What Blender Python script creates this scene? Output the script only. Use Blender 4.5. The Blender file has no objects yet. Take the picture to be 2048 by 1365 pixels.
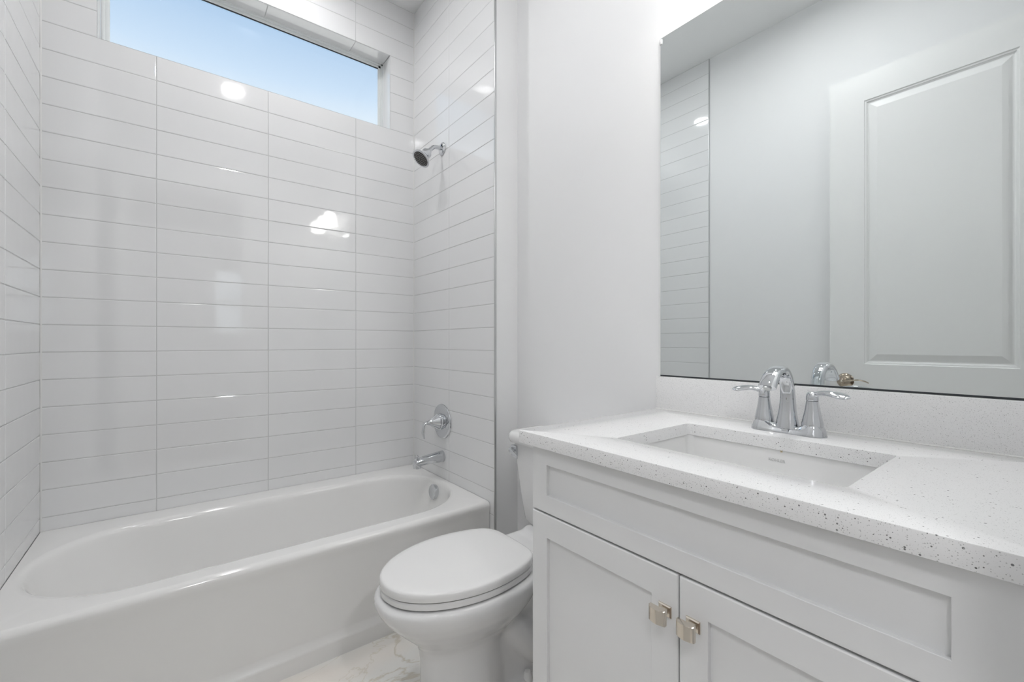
import bpy, bmesh, math, random
from mathutils import Vector, Matrix

# ------------------------------------------------------------------ camera, world, exposure
SC = bpy.context.scene
COL = SC.collection
cam_d = bpy.data.cameras.new('camera')
cam_d.sensor_width = 36.0
cam_d.lens = 875.59 / 2048.0 * 36.0
cam_d.shift_y = 3.86 / 2048.0
cam_d.clip_start = 0.01
cam = bpy.data.objects.new('camera', cam_d)
COL.objects.link(cam)
cam.location = (0.3935, -2.4005, 1.12)
cam.rotation_euler = (math.radians(90.0), 0.0, -0.6603)
SC.camera = cam

SC.view_settings.view_transform = 'Standard'
SC.view_settings.look = 'None'
SC.view_settings.gamma = 1.0
SC.view_settings.use_curve_mapping = False
SC.view_settings.exposure = 0.06

CAN_W = 225.0       # recessed lamp over the room: lens emission
CAN_TUB_W = 124.0   # recessed lamp over the tub
VANITY_W = 8.0     # vanity light glass emission
HALL_FILL_W = 400.0      # added unseen fill lamp in the room beyond the doorway
SKY_W = 0.98
FILL_DOME_W = 33.0   # added unseen wide fill light beyond the doorway, for the cabinet fronts

wd = bpy.data.worlds.new('sky')
SC.world = wd
wd.use_nodes = True
nt = wd.node_tree
nt.nodes.clear()
tc = nt.nodes.new('ShaderNodeTexCoord')
sx = nt.nodes.new('ShaderNodeSeparateXYZ')
rp = nt.nodes.new('ShaderNodeValToRGB')
bg = nt.nodes.new('ShaderNodeBackground')
wo = nt.nodes.new('ShaderNodeOutputWorld')
nt.links.new(tc.outputs['Generated'], sx.inputs[0])
nt.links.new(sx.outputs['Z'], rp.inputs[0])
nt.links.new(rp.outputs[0], bg.inputs['Color'])
nt.links.new(bg.outputs[0], wo.inputs['Surface'])
bg.inputs['Strength'].default_value = SKY_W
els = rp.color_ramp.elements
els[0].position = 0.0
els[0].color = (1.5, 1.5, 1.45, 1)
els[1].position = 1.0
els[1].color = (3.2, 3.5, 3.9, 1)
for p_, c_ in ((0.03, (1.3, 1.4, 1.5, 1)), (0.37, (1.9, 2.0, 2.15, 1)), (0.42, (0.86, 0.95, 1.03, 1)),
               (0.47, (0.665, 0.82, 1.00, 1)), (0.56, (0.44, 0.63, 0.88, 1)), (0.63, (3.2, 3.5, 3.9, 1))):
    e_ = els.new(p_)
    e_.color = c_

PI = math.pi
random.seed(7)

# ------------------------------------------------------------------ materials
def mat(name, color, rough=0.5, metal=0.0, spec=0.5, coat=0.0, emit=None, emit_w=0.0):
    m = bpy.data.materials.new(name)
    m.use_nodes = True
    b = m.node_tree.nodes['Principled BSDF']
    b.inputs['Base Color'].default_value = (*color, 1)
    b.inputs['Roughness'].default_value = rough
    b.inputs['Metallic'].default_value = metal
    b.inputs['Specular IOR Level'].default_value = spec
    b.inputs['Coat Weight'].default_value = coat
    b.inputs['Coat Roughness'].default_value = 0.03
    if emit:
        b.inputs['Emission Color'].default_value = (*emit, 1)
        b.inputs['Emission Strength'].default_value = emit_w
    return m

def N(m, kind):
    return m.node_tree.nodes.new(kind)

def L(m, a, b):
    m.node_tree.links.new(a, b)

def bump(m, scale, strength, dist=0.001, detail=2.0):
    b = m.node_tree.nodes['Principled BSDF']
    t = N(m, 'ShaderNodeTexCoord')
    n = N(m, 'ShaderNodeTexNoise')
    n.inputs['Scale'].default_value = scale
    n.inputs['Detail'].default_value = detail
    u = N(m, 'ShaderNodeBump')
    u.inputs['Strength'].default_value = strength
    u.inputs['Distance'].default_value = dist
    L(m, t.outputs['Object'], n.inputs['Vector'])
    L(m, n.outputs['Fac'], u.inputs['Height'])
    L(m, u.outputs['Normal'], b.inputs['Normal'])

M_PAINT = mat('white_wall_paint', (0.86, 0.865, 0.87), 0.62, spec=0.3)
bump(M_PAINT, 260, 0.06, 0.001)
M_CEIL = mat('ceiling_paint', (0.91, 0.915, 0.915), 0.8, spec=0.2)
M_TILE = mat('white_glazed_tile', (0.85, 0.855, 0.86), 0.05, spec=1.0, coat=0.1)
bump(M_TILE, 9, 0.10, 0.004, 1.0)
M_GROUT = mat('light_grout', (0.62, 0.625, 0.625), 0.85, spec=0.2)
M_TUB = mat('tub_enamel', (0.89, 0.887, 0.875), 0.09, spec=0.55)
bump(M_TUB, 45, 0.05, 0.0015, 1.0)
M_CERAMIC = mat('toilet_ceramic', (0.82, 0.822, 0.822), 0.07, spec=0.55)
M_SEAT = mat('seat_plastic', (0.86, 0.86, 0.855), 0.16, spec=0.5)
M_SINK = mat('sink_ceramic', (0.85, 0.85, 0.845), 0.10, spec=0.5)
M_CAB = mat('cabinet_paint', (0.855, 0.86, 0.865), 0.33, spec=0.45)
M_DOOR = mat('door_paint', (0.85, 0.855, 0.85), 0.38, spec=0.4)
M_VINYL = mat('window_vinyl', (0.80, 0.83, 0.83), 0.35)
M_GASKET = mat('black_gasket', (0.012, 0.02, 0.025), 0.6)
M_CHROME = mat('chrome', (0.66, 0.675, 0.695), 0.025, metal=1.0)
M_NICKEL = mat('polished_nickel', (0.74, 0.68, 0.60), 0.13, metal=1.0)
M_BRONZE = mat('aged_nickel', (0.43, 0.37, 0.30), 0.16, metal=1.0)
M_STEEL = mat('brushed_trim_metal', (0.60, 0.61, 0.61), 0.28, metal=1.0)
M_DARK = mat('dark_channel_metal', (0.06, 0.065, 0.07), 0.35, metal=0.6)
M_NOZZLE = mat('dark_nozzle_rubber', (0.055, 0.052, 0.05), 0.55)
M_MIRROR = mat('silvered_glass', (0.83, 0.865, 0.865), 0.003, metal=1.0)
M_EDGE = mat('polished_glass_edge', (0.10, 0.13, 0.13), 0.15, spec=0.6)
M_CLIP = mat('clear_plastic_clip', (0.86, 0.86, 0.86), 0.2)
M_MARK = mat('pressed_mark', (0.70, 0.70, 0.695), 0.25)
M_RUST = mat('rust_speck', (0.42, 0.30, 0.14), 0.7)
M_RUSTRING = mat('rust_ring', (0.72, 0.66, 0.52), 0.3)
M_CAULK = mat('white_caulk', (0.80, 0.80, 0.79), 0.5)
M_BLACK = mat('shadow_gap', (0.02, 0.02, 0.02), 0.9)
M_LENS = mat('lamp_lens', (0.9, 0.9, 0.88), 0.5, emit=(1.0, 0.992, 1.0), emit_w=CAN_W)
M_LENS_TUB = mat('tub_lamp_lens', (0.9, 0.9, 0.88), 0.5, emit=(1.0, 0.992, 1.0), emit_w=CAN_TUB_W)
M_FILL_LENS = mat('hall_fill_lens', (0.9, 0.9, 0.88), 0.5, emit=(1.0, 1.0, 1.01), emit_w=HALL_FILL_W)
M_FILL_DOME = mat('fill_dome_diffuser', (0.9, 0.9, 0.88), 0.5, emit=(1.0, 1.0, 1.01), emit_w=FILL_DOME_W)
M_SHADE = mat('frosted_glass_shade', (0.9, 0.9, 0.88), 0.4, emit=(1.0, 0.98, 0.95), emit_w=VANITY_W)
M_CARPET = mat('hall_floor', (0.16, 0.12, 0.09), 0.35)

def quartz():
    m = mat('white_quartz', (0.80, 0.80, 0.80), 0.14, spec=0.5)
    b = m.node_tree.nodes['Principled BSDF']
    t = N(m, 'ShaderNodeTexCoord')
    prev = None
    base = (0.86, 0.86, 0.86, 1)
    for scale, thr, rad, colr in ((230, 0.89, 0.30, (0.20, 0.20, 0.20, 1)),
                                  (460, 0.65, 0.35, (0.54, 0.54, 0.54, 1)),
                                  (800, 0.55, 0.40, (0.68, 0.68, 0.68, 1))):
        v = N(m, 'ShaderNodeTexVoronoi')
        v.inputs['Scale'].default_value = scale
        L(m, t.outputs['Object'], v.inputs['Vector'])
        sp = N(m, 'ShaderNodeSeparateColor')
        L(m, v.outputs['Color'], sp.inputs[0])
        g = N(m, 'ShaderNodeMath'); g.operation = 'GREATER_THAN'
        L(m, sp.outputs[0], g.inputs[0]); g.inputs[1].default_value = thr
        # each speck has its own size
        r = N(m, 'ShaderNodeMath'); r.operation = 'MULTIPLY'
        L(m, sp.outputs[1], r.inputs[0]); r.inputs[1].default_value = rad
        l = N(m, 'ShaderNodeMath'); l.operation = 'LESS_THAN'
        L(m, v.outputs['Distance'], l.inputs[0]); L(m, r.outputs[0], l.inputs[1])
        k = N(m, 'ShaderNodeMath'); k.operation = 'MULTIPLY'
        L(m, g.outputs[0], k.inputs[0]); L(m, l.outputs[0], k.inputs[1])
        mx = N(m, 'ShaderNodeMix'); mx.data_type = 'RGBA'
        L(m, k.outputs[0], mx.inputs[0])
        if prev is None:
            mx.inputs[6].default_value = base
        else:
            L(m, prev, mx.inputs[6])
        mx.inputs[7].default_value = colr
        prev = mx.outputs[2]
    L(m, prev, b.inputs['Base Color'])
    return m
M_QUARTZ = quartz()

def marble():
    m = mat('cream_marble_floor', (0.8, 0.77, 0.72), 0.10, spec=0.5)
    b = m.node_tree.nodes['Principled BSDF']
    t = N(m, 'ShaderNodeTexCoord')
    mp = N(m, 'ShaderNodeMapping')
    mp.inputs['Rotation'].default_value = (0, 0, 0.5)
    mp.inputs['Scale'].default_value = (1.0, 2.6, 1.0)
    L(m, t.outputs['Object'], mp.inputs['Vector'])
    prev = None
    for i, (sc, width, colr) in enumerate(((1.5, 0.014, (0.62, 0.56, 0.44, 1)), (2.6, 0.010, (0.74, 0.69, 0.58, 1)))):
        n = N(m, 'ShaderNodeTexNoise')
        n.inputs['Scale'].default_value = sc
        n.inputs['Detail'].default_value = 7
        n.inputs['Roughness'].default_value = 0.55
        n.inputs['Distortion'].default_value = 0.7
        L(m, mp.outputs[0], n.inputs['Vector'])
        s = N(m, 'ShaderNodeMath'); s.operation = 'SUBTRACT'
        L(m, n.outputs['Fac'], s.inputs[0]); s.inputs[1].default_value = 0.5
        a = N(m, 'ShaderNodeMath'); a.operation = 'ABSOLUTE'
        L(m, s.outputs[0], a.inputs[0])
        r = N(m, 'ShaderNodeMapRange')
        r.inputs['From Min'].default_value = 0.0
        r.inputs['From Max'].default_value = width
        r.inputs['To Min'].default_value = 0.65
        r.inputs['To Max'].default_value = 0.0
        L(m, a.outputs[0], r.inputs['Value'])
        mx = N(m, 'ShaderNodeMix'); mx.data_type = 'RGBA'
        L(m, r.outputs[0], mx.inputs[0])
        if prev is None:
            w = N(m, 'ShaderNodeTexNoise')
            w.inputs['Scale'].default_value = 2.2
            w.inputs['Detail'].default_value = 3
            L(m, mp.outputs[0], w.inputs['Vector'])
            cr = N(m, 'ShaderNodeValToRGB')
            cr.color_ramp.elements[0].position = 0.35
            cr.color_ramp.elements[0].color = (0.89, 0.89, 0.86, 1)
            cr.color_ramp.elements[1].position = 0.65
            cr.color_ramp.elements[1].color = (0.92, 0.87, 0.81, 1)
            L(m, w.outputs['Fac'], cr.inputs[0])
            L(m, cr.outputs[0], mx.inputs[6])
        else:
            L(m, prev, mx.inputs[6])
        mx.inputs[7].default_value = colr
        prev = mx.outputs[2]
    L(m, prev, b.inputs['Base Color'])
    return m
M_FLOOR = marble()

def pane():
    m = bpy.data.materials.new('window_glass')
    m.use_nodes = True
    n = m.node_tree
    n.nodes.clear()
    tr = n.nodes.new('ShaderNodeBsdfTransparent')
    tr.inputs['Color'].default_value = (0.97, 0.985, 0.99, 1)
    gl = n.nodes.new('ShaderNodeBsdfGlossy')
    gl.inputs['Roughness'].default_value = 0.08
    fr = n.nodes.new('ShaderNodeFresnel')
    fr.inputs['IOR'].default_value = 1.45
    mx = n.nodes.new('ShaderNodeMixShader')
    o = n.nodes.new('ShaderNodeOutputMaterial')
    n.links.new(fr.outputs[0], mx.inputs[0])
    n.links.new(tr.outputs[0], mx.inputs[1])
    n.links.new(gl.outputs[0], mx.inputs[2])
    n.links.new(mx.outputs[0], o.inputs['Surface'])
    return m
M_PANE = pane()

# ------------------------------------------------------------------ object helpers
BASE = {}

def obj(name, bm, m, parent=None, smooth=True, angle=38, label=None):
    """One mesh object. bm is in world coordinates; a child is stored relative to its thing's base."""
    bmesh.ops.recalc_face_normals(bm, faces=bm.faces)
    me = bpy.data.meshes.new(name)
    base = BASE.get(parent.name, Vector()) if parent else Vector()
    bmesh.ops.translate(bm, verts=bm.verts, vec=-base)
    bm.to_mesh(me)
    bm.free()
    for k in (m if isinstance(m, (list, tuple)) else [m]):
        me.materials.append(k)
    if smooth:
        me.polygons.foreach_set('use_smooth', [True] * len(me.polygons))
        me.set_sharp_from_angle(angle=math.radians(angle))
    o = bpy.data.objects.new(name, me)
    COL.objects.link(o)
    if parent:
        o.parent = parent
        BASE[o.name] = base
    if label:
        o['label'] = label
    return o

def thing(name, label, cat, base, group=None):
    o = bpy.data.objects.new(name, None)
    COL.objects.link(o)
    o.location = base
    o.empty_display_size = 0.05
    BASE[o.name] = Vector(base)
    o['label'] = label
    o['category'] = cat
    if group:
        o['group'] = group
    return o

def struct(name, bm, m, smooth=False, angle=38):
    o = obj(name, bm, m, None, smooth, angle)
    o['kind'] = 'structure'
    return o

def box(bm, a, b, bev=0.0, seg=2, mi=0):
    x0, y0, z0 = (min(a[i], b[i]) for i in range(3))
    x1, y1, z1 = (max(a[i], b[i]) for i in range(3))
    vs = [bm.verts.new(p) for p in ((x0, y0, z0), (x1, y0, z0), (x1, y1, z0), (x0, y1, z0),
                                    (x0, y0, z1), (x1, y0, z1), (x1, y1, z1), (x0, y1, z1))]
    fs = [bm.faces.new([vs[i] for i in q]) for q in ((0, 3, 2, 1), (4, 5, 6, 7), (0, 1, 5, 4), (1, 2, 6, 5), (2, 3, 7, 6), (3, 0, 4, 7))]
    for f in fs:
        f.material_index = mi
    if bev > 0:
        es = list({e for f in fs for e in f.edges})
        r = bmesh.ops.bevel(bm, geom=es, offset=bev, segments=seg, affect='EDGES', profile=0.5)
        for f in r['faces']:
            f.material_index = mi
    return bm

def B():
    return bmesh.new()

def bx(a, b, bev=0.0, seg=2):
    return box(B(), a, b, bev, seg)

def loft(bm, loops, cap0=True, cap1=True, mi=0):
    rows = [[bm.verts.new(p) for p in lp] for lp in loops]
    n = len(rows[0])
    for r0, r1 in zip(rows, rows[1:]):
        for i in range(n):
            f = bm.faces.new((r0[i], r0[(i + 1) % n], r1[(i + 1) % n], r1[i]))
            f.material_index = mi
    if cap0:
        bm.faces.new(list(reversed(rows[0]))).material_index = mi
    if cap1:
        bm.faces.new(rows[-1]).material_index = mi
    return rows

def frame_of(axis):
    a = Vector(axis).normalized()
    u = Vector((0, 0, 1)).cross(a)
    if u.length < 1e-4:
        u = Vector((0, 1, 0))
    u.normalize()
    return a, u, a.cross(u)

def lathe(bm, prof, origin, axis, seg=40, cap0=True, cap1=True):
    """prof: (radius, height along axis)"""
    a, u, v = frame_of(axis)
    o = Vector(origin)
    loops = []
    for r, h in prof:
        loops.append([o + a * h + (u * math.cos(t) + v * math.sin(t)) * r
                      for t in (2 * PI * i / seg for i in range(seg))])
    loft(bm, loops, cap0, cap1)
    return bm

def catmull(pts, sub):
    """smooth list of tuples (any length)"""
    out = []
    n = len(pts)
    for i in range(n - 1):
        p0, p1, p2, p3 = pts[max(i - 1, 0)], pts[i], pts[i + 1], pts[min(i + 2, n - 1)]
        for k in range(sub):
            t = k / sub
            out.append(tuple(0.5 * (2 * b + (c - a) * t + (2 * a - 5 * b + 4 * c - d) * t * t + (3 * b - a - 3 * c + d) * t ** 3)
                             for a, b, c, d in zip(p0, p1, p2, p3)))
    out.append(tuple(pts[-1]))
    return out

def sweep(bm, pts, side, seg=20, sub=6, power=2.0):
    """pts: (x,y,z,half_width along `side`,half_thickness); superelliptic section"""
    P = catmull(pts, sub)
    s = Vector(side).normalized()
    loops = []
    for i, p in enumerate(P):
        a = Vector(P[max(i - 1, 0)][:3])
        b = Vector(P[min(i + 1, len(P) - 1)][:3])
        t = (b - a).normalized()
        n = t.cross(s).normalized()
        s2 = n.cross(t).normalized()
        lp = []
        for k in range(seg):
            th = 2 * PI * k / seg
            c, q = math.cos(th), math.sin(th)
            e = 2.0 / power
            lp.append(Vector(p[:3]) + s2 * (math.copysign(abs(c) ** e, c) * p[3]) + n * (math.copysign(abs(q) ** e, q) * p[4]))
        loops.append(lp)
    loft(bm, loops)
    return bm

def rrect(cx, cy, hx, hy, r, z, n=10):
    """rounded rectangle loop, counter-clockwise, 4*(n+1) points"""
    r = min(r, hx - 1e-4, hy - 1e-4)
    out = []
    for q, (sx_, sy_) in enumerate(((1, 1), (-1, 1), (-1, -1), (1, -1))):
        for k in range(n + 1):
            t = PI / 2 * (q + k / n)
            out.append(Vector((cx + sx_ * (hx - r) + r * math.cos(t), cy + sy_ * (hy - r) + r * math.sin(t), z)))
    return out

# ------------------------------------------------------------------ room dimensions
W = 1.524          # tub alcove width, plumbing wall at X = W
XW = 1.656         # vanity wall
YT = -0.8196       # end of the tiled plumbing wall
YTL = -0.857       # end of the tile on the left wall
YN = -2.43         # near wall (doorway)
ZC = 3.068
ROW = 0.1048
R0 = 1.1895
VJ = [0.0] + [R0 + k * ROW for k in range(-11, 18) if 0.03 < R0 + k * ROW < ZC - 0.02] + [ZC]
WX0, WX1, WZ0, WZ1 = 0.158, 1.376, R0 + 11 * ROW, R0 + 15 * ROW

def tile_panel(bm, us, vs, mp, hole=None, g=0.0012, deep=0.0022):
    """glazed tiles with eased edges on a grout bed. mp(u, v, d) -> world point, d = height towards the room"""
    def quad(u0, u1, v0, v1, d, mi):
        f = bm.faces.new([bm.verts.new(mp(*p, d)) for p in ((u0, v0), (u1, v0), (u1, v1), (u0, v1))])
        f.material_index = mi
    def tile(u0, u1, v0, v1):
        if u1 - u0 < 0.006 or v1 - v0 < 0.006:
            return
        u0 += g; u1 -= g; v0 += g; v1 -= g
        a, b = random.uniform(-1, 1) * 0.00022, random.uniform(-1, 1) * 0.00016
        rings = []
        for ins, d in ((0.0, -deep), (0.0002, -0.0010), (0.0010, -0.00025), (0.0026, 0.0)):
            ring = []
            for (u, v, su, sv) in ((u0 + ins, v0 + ins, -1, -1), (u1 - ins, v0 + ins, 1, -1), (u1 - ins, v1 - ins, 1, 1), (u0 + ins, v1 - ins, -1, 1)):
                ring.append(bm.verts.new(mp(u, v, d + a * su + b * sv)))
            rings.append(ring)
        for r0, r1 in zip(rings, rings[1:]):
            for i in range(4):
                bm.faces.new((r0[i], r0[(i + 1) % 4], r1[(i + 1) % 4], r1[i])).material_index = 0
        bm.faces.new(rings[-1]).material_index = 0
    lo_u, hi_u, lo_v, hi_v = us[0], us[-1], vs[0], vs[-1]
    if hole:
        h0, h1, k0, k1 = hole
        for r in ((lo_u, h0, lo_v, hi_v), (h1, hi_u, lo_v, hi_v), (h0, h1, lo_v, k0), (h0, h1, k1, hi_v)):
            quad(*r, -0.0010, 1)
    else:
        quad(lo_u, hi_u, lo_v, hi_v, -0.0010, 1)
    for u0, u1 in zip(us, us[1:]):
        for v0, v1 in zip(vs, vs[1:]):
            if hole and v0 >= k0 - 0.004 and v1 <= k1 + 0.004 and u1 > h0 and u0 < h1:
                if u0 < h0:
                    tile(u0, h0, v0, v1)
                if u1 > h1:
                    tile(h1, u1, v0, v1)
            else:
                tile(u0, u1, v0, v1)

# ------------------------------------------------------------------ structure
RIM_Z = 0.405
T = 0.006   # tile face stands this far off the drywall
# back wall with its window opening
bm = B()
D = 0.15
box(bm, (-0.2, T, -0.1), (WX0 - 0.008, D, ZC + 0.1))
box(bm, (WX1 + 0.008, T, -0.1), (XW + 0.2, D, ZC + 0.1))
box(bm, (WX0 - 0.008, T, -0.1), (WX1 + 0.008, D, WZ0 - 0.008))
box(bm, (WX0 - 0.008, T, WZ1 + 0.008), (WX1 + 0.008, D, ZC + 0.1))
wall_back = struct('wall_back', bm, M_PAINT)
bm = B()
UJ = [0.0, 0.3408, 0.7617, 1.1826, W]
tile_panel(bm, UJ, VJ, lambda u, v, d: (u, -d, v), (WX0, WX1, WZ0, WZ1))
obj('tile', bm, [M_TILE, M_GROUT], wall_back, False)
bm = B()
RD = 0.104
UR = [WX0, 0.3408, 0.7617, 1.1826, WX1]
tile_panel(bm, UR, [0.0, RD], lambda u, v, d: (u, v, WZ1 - d))
tile_panel(bm, UR, [0.0, RD], lambda u, v, d: (u, v, WZ0 + d))
VR = [v for v in VJ if WZ0 - 0.01 < v < WZ1 + 0.01]
VR[0], VR[-1] = WZ0, WZ1
tile_panel(bm, [0.0, RD], [WZ0, WZ1], lambda u, v, d: (WX0 + d, u, v))
tile_panel(bm, [0.0, RD], [WZ0, WZ1], lambda u, v, d: (WX1 - d, u, v))
obj('window_reveal', bm, [M_TILE, M_GROUT], wall_back, False)

# caulk in the corners of the alcove
for nm, x, s in (('trim_4', 0.0, 1), ('trim_5', W, -1)):
    q = 0.0045
    bm = B()
    loft(bm, [[Vector((x, 0.0, z)), Vector((x + s * q, 0.0002, z)), Vector((x + s * q * 0.36, -q * 0.36, z)), Vector((x + s * 0.0002, -q, z))] for z in (RIM_Z, ZC)])
    struct(nm, bm, M_CAULK)

# window
bm = B()
fw = 0.013
for (a, b) in (((WX0, RD, WZ0), (WX0 + fw, 0.126, WZ1)), ((WX1 - fw, RD, WZ0), (WX1, 0.126, WZ1)),
               ((WX0, RD, WZ0), (WX1, 0.126, WZ0 + fw)), ((WX0, RD, WZ1 - fw), (WX1, 0.126, WZ1))):
    box(bm, a, b, 0.002)
window = struct('window_1', bm, M_VINYL, True)
bm = B()
s0, s1 = fw - 0.002, 0.027
for (a, b) in (((WX0 + s0, 0.110, WZ0 + s0), (WX0 + s1, 0.123, WZ1 - s0)), ((WX1 - s1, 0.110, WZ0 + s0), (WX1 - s0, 0.123, WZ1 - s0)),
               ((WX0 + s0, 0.110, WZ0 + s0), (WX1 - s0, 0.123, WZ0 + s1)), ((WX0 + s0, 0.110, WZ1 - s1), (WX1 - s0, 0.123, WZ1 - s0))):
    box(bm, a, b, 0.002)
obj('sash', bm, M_VINYL, window)
bm = B()
gq = 0.0045
x0, x1, z0, z1 = WX0 + s1 - 0.001, WX1 - s1 + 0.001, WZ0 + s1 - 0.001, WZ1 - s1 + 0.001
box(bm, (x0, 0.1125, z1 - gq), (x1, 0.1185, z1))
obj('gasket', bm, M_GASKET, window, False, label='black glazing gasket')
bm = B()
box(bm, (x0, 0.1186, z0), (x1, 0.1216, z1))
obj('pane', bm, M_PANE, window, False)

# left wall
bm = B()
box(bm, (-0.15, YN - 0.12, -0.1), (-T, T, ZC + 0.1))
wall_left = struct('wall_left', bm, M_PAINT)
bm = B()
tile_panel(bm, [YTL, -0.440, 0.0], VJ, lambda u, v, d: (d, u, v))
obj('tile', bm, [M_TILE, M_GROUT], wall_left, False)

# plumbing wall and the vanity wall behind it
bm = B()
box(bm, (W + T, YT + 0.003, -0.1), (XW + 0.2, T, ZC + 0.1), 0.0)
wall_right = struct('wall_right', bm, M_PAINT)
bm = B()
tile_panel(bm, [YT + 0.002, -0.414, 0.0], VJ, lambda u, v, d: (W - d, u, v))
obj('tile', bm, [M_TILE, M_GROUT], wall_right, False)
bm = B()
box(bm, (XW, YN - 0.12, -0.1), (XW + 0.15, YT + 0.01, ZC + 0.1))
struct('wall_right.001', bm, M_PAINT)
# metal tile edging at both ends of the tile
bm = B()
box(bm, (W - 0.0012, YT - 0.0015, 0.0), (W + T + 0.003, YT + 0.0045, ZC), 0.0008)
struct('trim_1', bm, M_STEEL, True)
bm = B()
box(bm, (-T - 0.001, YTL - 0.004, 0.0), (0.0012, YTL + 0.001, ZC), 0.0008)
struct('trim_2', bm, M_STEEL, True)

# near wall with the doorway the camera stands in
DX0, DX1, DZ = 0.088, 0.925, 2.505
bm = B()
box(bm, (-0.15, YN - 0.12, -0.1), (DX0, YN, ZC + 0.1))
box(bm, (DX1, YN - 0.12, -0.1), (XW + 0.15, YN, ZC + 0.1))
box(bm, (DX0, YN - 0.12, DZ), (DX1, YN, ZC + 0.1))
struct('wall_near', bm, M_PAINT)
bm = B()
box(bm, (DX0 - 0.07, YN - 0.001, 0), (DX0, YN + 0.012, DZ + 0.07), 0.003)
box(bm, (DX1, YN - 0.001, 0), (DX1 + 0.07, YN + 0.012, DZ + 0.07), 0.003)
box(bm, (DX0, YN - 0.001, DZ), (DX1, YN + 0.012, DZ + 0.07), 0.003)
struct('trim_3', bm, M_DOOR, True)

bm = B()
box(bm, (-0.15, YN - 0.12, -0.1), (XW + 0.15, 0.1, 0.0))
struct('floor', bm, M_FLOOR)
bm = B()
box(bm, (-0.15, YN - 0.12, ZC), (XW + 0.15, 0.15, ZC + 0.1))
struct('ceiling', bm, M_CEIL)

def baseboard(name, a, b):
    struct(name, bx(a, b, 0.003), M_DOOR, True)
baseboard('baseboard_right', (XW - 0.013, -1.592, 0), (XW, YT, 0.13))
baseboard('baseboard_left', (-T, YN, 0), (0.008, YTL - 0.006, 0.13))
bm = B()
box(bm, (W + 0.012, YT - 0.010, 0), (XW - 0.013, YT + 0.003, 0.13), 0.003)
struct('baseboard_end', bm, M_DOOR, True)

# the room beyond the doorway: it lights the bathroom from behind the camera
HX0, HX1, HY0, HY1 = -1.4, 3.2, -6.6, YN - 0.12
HWX0, HWX1, HWZ0, HWZ1 = 0.95, 1.45, 1.25, 2.37
bm = B()
box(bm, (HX0 - 0.1, HY0 - 0.1, -0.1), (HX0, HY1, ZC + 0.1))
struct('wall_hall_left', bm, M_PAINT)
bm = B()
box(bm, (HX1, HY0 - 0.1, -0.1), (HX1 + 0.1, HY1, ZC + 0.1))
struct('wall_hall_right', bm, M_PAINT)
bm = B()
box(bm, (HX0, HY0 - 0.1, -0.1), (HWX0, HY0, ZC + 0.1))
box(bm, (HWX1, HY0 - 0.1, -0.1), (HX1, HY0, ZC + 0.1))
box(bm, (HWX0, HY0 - 0.1, -0.1), (HWX1, HY0, HWZ0))
box(bm, (HWX0, HY0 - 0.1, HWZ1), (HWX1, HY0, ZC + 0.1))
struct('wall_hall_far', bm, M_PAINT)
bm = B()
box(bm, (HX0, HY1, -0.1), (-0.15, HY1 + 0.1, ZC + 0.1))
box(bm, (XW + 0.15, HY1, -0.1), (HX1, HY1 + 0.1, ZC + 0.1))
struct('wall_hall_near', bm, M_PAINT)
bm = B()
box(bm, (HX0, HY0, -0.1), (HX1, HY1, 0.0))
struct('floor.001', bm, M_CARPET)
bm = B()
box(bm, (HX0, HY0, ZC), (HX1, HY1, ZC + 0.1))
struct('ceiling.001', bm, M_CEIL)
bm = B()
for a, b in (((HWX0, HY0 - 0.08, HWZ0), (HWX0 + 0.04, HY0 - 0.02, HWZ1)), ((HWX1 - 0.04, HY0 - 0.08, HWZ0), (HWX1, HY0 - 0.02, HWZ1)),
             ((HWX0, HY0 - 0.08, HWZ0), (HWX1, HY0 - 0.02, HWZ0 + 0.04)), ((HWX0, HY0 - 0.08, HWZ1 - 0.04), (HWX1, HY0 - 0.02, HWZ1)),
             ((HWX0, HY0 - 0.08, 1.78), (HWX1, HY0 - 0.02, 1.83))):
    box(bm, a, b, 0.003)
w2 = struct('window_2', bm, M_VINYL, True)
obj('pane', bx((HWX0 + 0.03, HY0 - 0.055, HWZ0 + 0.03), (HWX1 - 0.03, HY0 - 0.05, HWZ1 - 0.03)), M_PANE, w2, False)

# ------------------------------------------------------------------ lamps
def can(x, y, label, lens, group='recessed ceiling lights', r=0.062):
    t = thing('recessed_light', label, 'ceiling light', (x, y, ZC), group)
    bm = B()
    lathe(bm, [(0.088, 0.0), (0.088, 0.004), (0.082, 0.007), (r + 0.006, 0.007), (r, 0.001), (r, -0.004), (0.088, -0.004)], (x, y, ZC), (0, 0, -1), 40, False, False)
    obj('trim_ring', bm, M_DOOR, t)
    bm = B()
    lathe(bm, [(r, 0.0015), (r * 0.6, 0.0035), (0.004, 0.0045)], (x, y, ZC), (0, 0, -1), 40, True, True)
    obj('lens', bm, lens, t)
    return t
can(0.765, -1.57, 'round white recessed ceiling light over the middle of the bathroom floor', M_LENS)
can(0.765, -0.39, 'round white recessed ceiling light over the middle of the bathtub', M_LENS_TUB)
can(0.6, -4.2, 'added unseen round fill light in the room beyond the doorway', M_FILL_LENS, 'added fill lights beyond the doorway', 0.075)  # added out of view to brighten the bathroom from behind the camera

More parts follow.
